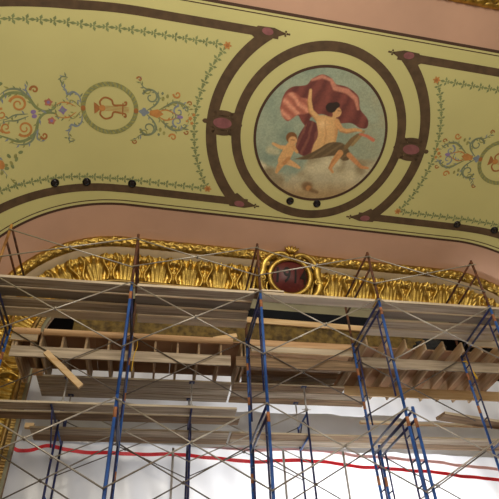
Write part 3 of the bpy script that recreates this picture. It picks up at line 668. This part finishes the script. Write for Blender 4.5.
# bearers on edge and flat
def bearer(x0, x1, y, z0, z1, mt, label, t=.04):
    o = plank(x1-x0, t, z1-z0, M[mt], 'bearer_board', edge=False); put(o, ((x0+x1)/2, y, (z0+z1)/2)); tag(o, label, 'plank', 'bearer boards under the decks'); return o
bearer(-4.25, -.3, 1.635, -.545, -.334, 'gray_wood', 'grey bearer board on edge under the left joists, behind the blue posts')
bearer(-.2, 2.2, 1.64, -.545, -.334, 'dark_wood', 'brown bearer board on edge under the middle of the deck')
bearer(2.3, 6.2, 1.635, -.44, -.219, 'gray_wood', 'grey bearer board on edge under the right-hand joists')
bearer(2.3, 6.2, 2.85, -.44, -.219, 'pale_wood', 'tan ledger board under the rear of the right-hand joists')
G2 = 'long planks on the rear towers'
for k, (yy, lb) in enumerate(((2.78,'nearest'),(3.07,'second'),(3.36,'farthest'))):
    flat(-3.95, -.15, yy, -.358-.003*k, .265, 'gray_wood', f'grey plank flat under the rear of the left deck, {lb} of three', G2)
    flat(-.1, 2.9 if k else 2.25, yy, -.358-.003*k, .265, ('dark_wood','gray_wood')[k % 2], f'plank flat over the middle rear tower, {lb} of three', G2)
G3 = 'two loose planks on side brackets at the left'
flat(-4.55, -.17, 1.99, -1.28, .29, 'gray_wood', 'loose grey plank at the left below the deck, nearer one', G3)
flat(-4.5, -.06, 2.38, -1.28, .29, 'dark_wood', 'loose brownish plank at the left below the deck, farther one', G3)
G4 = 'low planks inside the rear towers'
for k, (a, b2, lb) in enumerate(((-3.86, -.2, 'lowest grey plank at the left above the red tape'), (-.15, 3.2, 'lowest grey plank at the middle above the red tape'), (3.25, 7.0, 'lowest grey plank at the right above the red tape'))):
    for j in range(2): flat(a, b2, 2.845+.288*j, -1.37, .285, ('gray_wood','dark_wood')[(k+j) % 2], lb+(', nearer one', ', farther one')[j], G4)
flat(2.55, 6.2, 2.9, -1.0, .10, 'pale_wood', 'pale pine board running right, under the right-hand deck', None, t=.05)
flat(3.95, 6.55, 2.50, -1.12, .30, 'dark_wood', 'brown plank with a dark sawn end, sticking in from the right edge', None, t=.06, rz=.22)
flat(4.42, 6.3, 1.20, -.045, .04, 'pale_wood', 'bright pine board nailed along the right-hand joist ends', None, t=.15)
flat(.1, 2.13, 1.634, -.157, .05, 'pale_wood', 'cream timber strip under the tan rim board, below the cartouche', None, t=.13)
flat(-4.30, -3.84, 1.634, -.157, .05, 'pale_wood', 'short cream board under the left end of the rim board', None, t=.13)
def stick(p0, p1, w, t, mt, name, label, cat='timber'):
    p0 = Vector(p0); p1 = Vector(p1); m = MB(); L = (p1-p0).length; m.beam((0,0,0), p1-p0, w, t, M[mt]); o = m.build(name, None, loc=p0+ZZ*ZO, bevel=.003); return tag(o, label, cat)
stick((-3.60,1.45,-.54),(-2.90,1.45,-1.17), .07, .10, 'pale_wood', 'timber_offcut', 'loose pale stud slanting down from the left bearer board')
stick((-3.98,2.45,-.40),(-3.80,2.45,-.40), .10, .10, 'tan_wood', 'timber_block', 'small tan block under the left end of the rear grey planks')
stick((-4.0,2.95,-1.25),(-3.84,2.95,-1.25), .10, .09, 'pale_wood', 'timber_block', 'small pale block at the left end of the lowest grey plank')
stick((-1.72,1.63,-.02),(-1.72,1.63,.24), .04, .035, 'pale_wood', 'timber_stud', 'short upright pale stud standing on the rim board, second bay')
stick((-.62,1.72,.065),(-.16,1.72,.18), .05, .09, 'pale_wood', 'timber_offcut', 'tan offcut lying tilted on the deck left of the middle post')
stick((-.28,1.62,.05),(-.28,1.62,.28), .04, .035, 'pale_wood', 'timber_stud', 'short upright pale stud left of the middle post')
stick((-3.75,1.9,.09),(-3.05,1.9,.09), .06, .09, 'gray_wood', 'timber_offcut', 'pale batten lying on the left deck in front of the dark gap')

# rear towers with screw jacks
def tower():
    e = empty('scaffold_tower')
    for y in (0, .75):
        m = MB(); m.tube([(0,y,-6.05),(0,y,-.98)], .0215, M['steel_navy'], 12); m.build('post', e, True)
    for z in (-1.02,-1.468,-2.62,-2.75,-4.6):
        m = MB(); m.tube([(0,.0215,z),(0,.7285,z)], .019, M['steel_blue'], 8); m.build('rail', e, True)
    m = MB(); m.tube([(0,.02,-1.27),(0,.30,-1.05)], .014, M['steel_navy'], 8); m.tube([(0,.73,-1.27),(0,.45,-1.05)], .014, M['steel_navy'], 8); m.build('gusset_brace', e, True)
    for y in (0, .75):
        m = MB(); m.tube([(0,y,-1.0),(0,y,-.442)], .0165, M['galv'], 10); jk = m.build('screw_jack', e, True); jk['label'] = 'galvanised screw jack'
        m = MB(); m.tube([(0,y,-.95),(0,y,-.91)], .034, M['galv'], 10); m.tube([(-.09,y,-.93),(.09,y,-.93)], .008, M['galv'], 6); m.build('jack_nut', jk, True)
        m = MB(); m.box((-.055,y-.05,-.443),(.055,y+.05,-.433), M['steel_navy']); m.build('jack_head', e)
    return e
T = [(-3.36, 'left'), (-.95, 'second-bay'), (1.36, 'middle')]
tw = tower()
for i, (x, nm) in enumerate(T):
    e = tw if i == 0 else copy_tree(tw); e.location = (x, 2.64, ZO+.045)
    tag(e, f'dark blue rear tower with pale screw jack, {("left of the second blue post", "between second and middle blue posts", "just right of the middle blue post")[i]}', 'scaffold frame', 'rear tower frames')
for x, lb in ((-3.40,'left'), (-.99,'second')):
    e = empty('side_bracket', (x, 2.60, ZO-1.325)); tag(e, f'blue side bracket holding the loose planks, on the {lb} rear tower', 'bracket', 'side brackets of the rear towers')
    m = MB(); m.tube([(0,0,0),(0,-.75,0)], .02, M['steel_navy'], 10); m.build('arm', e, True)
    m = MB(); m.tube([(0,0,-.45),(0,-.6,-.02)], .014, M['steel_navy'], 8); m.build('strut', e, True)
pr = None
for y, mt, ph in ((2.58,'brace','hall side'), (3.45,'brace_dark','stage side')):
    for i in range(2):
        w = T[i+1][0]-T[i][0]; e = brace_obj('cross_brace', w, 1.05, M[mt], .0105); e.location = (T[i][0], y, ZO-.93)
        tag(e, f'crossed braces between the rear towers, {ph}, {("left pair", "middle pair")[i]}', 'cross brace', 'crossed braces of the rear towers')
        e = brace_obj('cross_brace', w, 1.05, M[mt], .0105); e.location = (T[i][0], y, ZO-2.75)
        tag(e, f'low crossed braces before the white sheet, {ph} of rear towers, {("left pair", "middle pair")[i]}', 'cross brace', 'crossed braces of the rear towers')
# yellow straps
m = MB(); m.tube([(4.42,1.42,-.33),(4.50,1.40,-.72)], .016, M['yellow'], 8); m.tube([(4.42,1.42,-.33),(4.36,1.47,-.30)], .012, M['yellow'], 6); o = m.build('ratchet_strap', None, True); o.location = (0,0,ZO); tag(o, 'yellow strap hanging beside the rear post under the right-hand deck', 'strap')
m = MB(); m.tube(catmull([(-2.06,1.607,-.10),(-2.05,1.607,-.25),(-2.09,1.607,-.45),(-2.10,1.607,-.75)], 5), .008, M['yellow'], 6); o = m.build('tie_rope', None, True); o.location = (0,0,ZO); tag(o, 'thin yellow rope hanging from the deck behind the second blue post', 'rope')
# dark bundled dust sheet on the right-hand deck
m = MB(); bm = bmesh.new(); bmesh.ops.create_icosphere(bm, subdivisions=4, radius=1)
for v in bm.verts:
    c = v.co; f = 1+.16*math.sin(7*c.x+3*c.z)+.12*math.sin(9*c.y-5*c.x)+.08*math.sin(15*c.z+4*c.x); v.co = Vector((c.x*.30*f, c.y*.18*f, max(c.z,-.55)*.20*f))
m.add([v.co[:] for v in bm.verts], [[q.index for q in f.verts] for f in bm.faces], mat('black_dust_sheet', rgb(34,36,38), .8)); bm.free()
o = m.build('dust_sheet', None, True, loc=(3.95,1.80,ZO+.165)); tag(o, 'black bundled dust sheet on the right-hand deck between the joist ends', 'cloth')

# ------------------------------------------------------------------ stage opening: valance, white sheet, tapes
def at_wall(a, y_in, z): return Vector((P0.x+a*math.cos(TH)+y_in*math.sin(TH)*-1, P0.y+a*math.sin(TH)+y_in*math.cos(TH), z+ZO))
e = empty('stage_valance', at_wall(0,.26,1.2)); tag(e, 'old gold brocade valance hanging in the dark stage opening above the timber deck', 'valance')
m = MB(); vs = []; n = 220; zs = [.85,1.1,1.35,1.6,1.85,2.02]
for i in range(n+1):
    a = -5.35+9.3*i/n
    for z in zs: vs.append(at_wall(a, .26+.03*math.sin(a*9)*(2.1-z)+.012*math.sin(a*23), z)-e.location)
m.add(vs, [(i*6+j, (i+1)*6+j, (i+1)*6+j+1, i*6+j+1) for i in range(n) for j in range(5)], M['valance']); m.build('cloth', e, True)
m = MB(); m.beam(at_wall(-3.0,.20,2.05)-e.location, at_wall(3.9,.20,2.05)-e.location, .06, .16, M['pale_wood']); m.build('batten', e, bevel=.004)
def sheet_y(a, z):
    return .30+.035*math.sin(a*2.1+.6*z)+.02*math.sin(a*5.3-1.1*z)+.02*math.sin(z*1.7+a)+.012*math.sin(a*11+z*4)
m = MB(); vs = []; na, nz = 150, 70; Z0, Z1 = -6.0, .82
for i in range(na+1):
    a = -6.35+12.7*i/na
    for j in range(nz+1): z = Z0+(Z1-Z0)*j/nz; vs.append(at_wall(a, sheet_y(a,z), z))
m.add(vs, [(i*(nz+1)+j, (i+1)*(nz+1)+j, (i+1)*(nz+1)+j+1, i*(nz+1)+j+1) for i in range(na) for j in range(nz)], M['sheet'])
sh = m.build('plastic_sheet', None, True); tag(sh, 'white plastic dust sheet filling the stage opening behind the scaffold', 'plastic sheet')
def tape(pts, w, mt, nm, lb):
    P = catmull(pts, 14); m = MB(); vs = []
    for i, (a, z) in enumerate(P):
        for dz in (-w/2, w/2): vs.append(at_wall(a, sheet_y(a, z+dz)-.012, z+dz))
    m.add(vs, [(2*i, 2*i+2, 2*i+3, 2*i+1) for i in range(len(P)-1)], M[mt]); o = m.build(nm, sh); o['label'] = lb
tp = [(-6.05,-1.32),(-5.9,-1.42),(-5.65,-1.40),(-5.35,-1.31),(-5.0,-1.37),(-4.6,-1.43),(-3.9,-1.48),(-3.2,-1.49),(-2.5,-1.47),(-1.8,-1.52),(-1.0,-1.56),(0,-1.52),(1.0,-1.58),(2.0,-1.64),(3.2,-1.70),(4.5,-1.78),(6.3,-1.90)]
tp = [(a, z+.12*min(1, max(.3, (a+6.1)/2.5))) for a, z in tp]
tape(tp, .075, 'tape', 'red_tape', 'red tape seam across the white sheet')
tape([(a, z+.24) for a, z in tp if a > -2.6], .07, 'tapefade', 'faded_tape', 'faded pink tape line above the red one')
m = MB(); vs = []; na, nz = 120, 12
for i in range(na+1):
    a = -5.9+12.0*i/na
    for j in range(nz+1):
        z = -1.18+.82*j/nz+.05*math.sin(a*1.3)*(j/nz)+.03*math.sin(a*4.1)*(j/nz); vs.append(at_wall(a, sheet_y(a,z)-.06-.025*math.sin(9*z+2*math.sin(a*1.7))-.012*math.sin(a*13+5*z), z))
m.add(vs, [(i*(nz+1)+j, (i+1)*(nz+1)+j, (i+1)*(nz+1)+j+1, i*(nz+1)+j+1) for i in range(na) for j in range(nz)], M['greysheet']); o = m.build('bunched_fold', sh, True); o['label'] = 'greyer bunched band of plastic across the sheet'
for px, lb in ((-1.22,'left of the second rear tower'), (-.93,'close beside the second rear tower'), (1.02,'left of the middle rear tower'), (2.3,'left of the right-hand blue posts')):
    m = MB(); m.tube([(0,0,0),(0,0,4.66)], .024, M['galv'], 10); m.tube([(0,0,0),(0,0,.02)], .06, M['galv'], 10); o = m.build('prop_pole', None, True, loc=(px,3.50,ZO-6.05)); tag(o, f'pale galvanised pole before the white sheet, {lb}', 'pole', 'pale poles in front of the sheet')
# stage house and floor
m = MB(); c = [at_wall(-7.6,.55,0), at_wall(7.6,.55,0), at_wall(7.6,3.4,0), at_wall(-7.6,3.4,0)]
z0, z1 = ZO-6.05, ZO+4.2
vs = [Vector((q.x,q.y,z)) for q in c for z in (z0,z1)]
m.add(vs, [(2,3,5,4),(4,5,7,6),(6,7,1,0),(1,3,5,7)], M['black']); tag(m.build('wall_back'), kind='structure')
m = MB(); m.box((-14,-18,-.1),(16,9,0), M['carpet']); fl = m.build('floor'); tag(fl, kind='structure')
m = MB(); m.box((-9,-1.2,0),(11,8,1.10), M['floor']); m.build('stage_platform', fl)

# ------------------------------------------------------------------ light
w = bpy.data.worlds.new('World'); scn.world = w; w.use_nodes = True
w.node_tree.nodes['Background'].inputs[0].default_value = (1.0,.93,.82,1); w.node_tree.nodes['Background'].inputs[1].default_value = .40
def area(name, loc, tgt, size, power, col):
    l = bpy.data.lights.new(name, 'AREA'); l.size = size; l.energy = power; l.color = col; o = bpy.data.objects.new(name, l); COL.objects.link(o)
    o.location = loc; o.rotation_euler = (Vector(tgt)-Vector(loc)).to_track_quat('-Z','Y').to_euler(); return o
def spot(name, loc, tgt, power, col, ang, r=.15, blend=.5):
    l = bpy.data.lights.new(name, 'SPOT'); l.energy = power; l.color = col; l.spot_size = math.radians(ang); l.spot_blend = blend; l.shadow_soft_size = r
    o = bpy.data.objects.new(name, l); COL.objects.link(o); o.location = loc; o.rotation_euler = (Vector(tgt)-Vector(loc)).to_track_quat('-Z','Y').to_euler(); return o
area('hall_fill', (-1,-10,ZO+1.5), (1.5,1,ZO+4.5), 2.5, 730, (1,.92,.78))  # unseen area lamp, added to light the board and brighten the gilding
area('right_fill', (7,-11,ZO-3), (2,1,ZO+4), 3, 260, (1,.92,.78))  # second unseen fill, added from the right for contrast on the relief
spot('front_sheet_fill', (3.2,-2.4,ZO-5.4), (3.0,4,ZO-3.2), 380, (1,.97,.96), 50)  # unseen low spot, added from the front to brighten the lower sheet
ba = area('backstage_light', (2.8,6.3,ZO-3.4), (2.6,4,ZO-2.5), 5.0, 620, (.97,.98,1)); ba.data.shape = 'RECTANGLE'; ba.data.size_y = 1.4
# ------------------------------------------------------------------ camera
yaw, pit, rol, F = .19340734091891, .7190634150497102, -.05138593752225799, 538.2813046669554
f = Vector((math.sin(yaw)*math.cos(pit), math.cos(yaw)*math.cos(pit), math.sin(pit)))
r0 = f.cross(ZZ).normalized(); u0 = r0.cross(f); r = math.cos(rol)*r0+math.sin(rol)*u0; u = -math.sin(rol)*r0+math.cos(rol)*u0
cd = bpy.data.cameras.new('Camera'); cd.sensor_width = 36; cd.sensor_fit = 'HORIZONTAL'; cd.lens = F/499*36; cd.clip_end = 200
cam = bpy.data.objects.new('Camera', cd); COL.objects.link(cam)
mw = Matrix(((r.x,u.x,-f.x),(r.y,u.y,-f.y),(r.z,u.z,-f.z))).to_4x4(); mw.translation = Vector((-1.5754885,-7.2740008,-5.5483311+ZO)); cam.matrix_world = mw
scn.camera = cam
vs_ = scn.view_settings; vs_.view_transform = 'Standard'; vs_.look = 'None'; vs_.gamma = 1; vs_.use_curve_mapping = False; vs_.exposure = 0
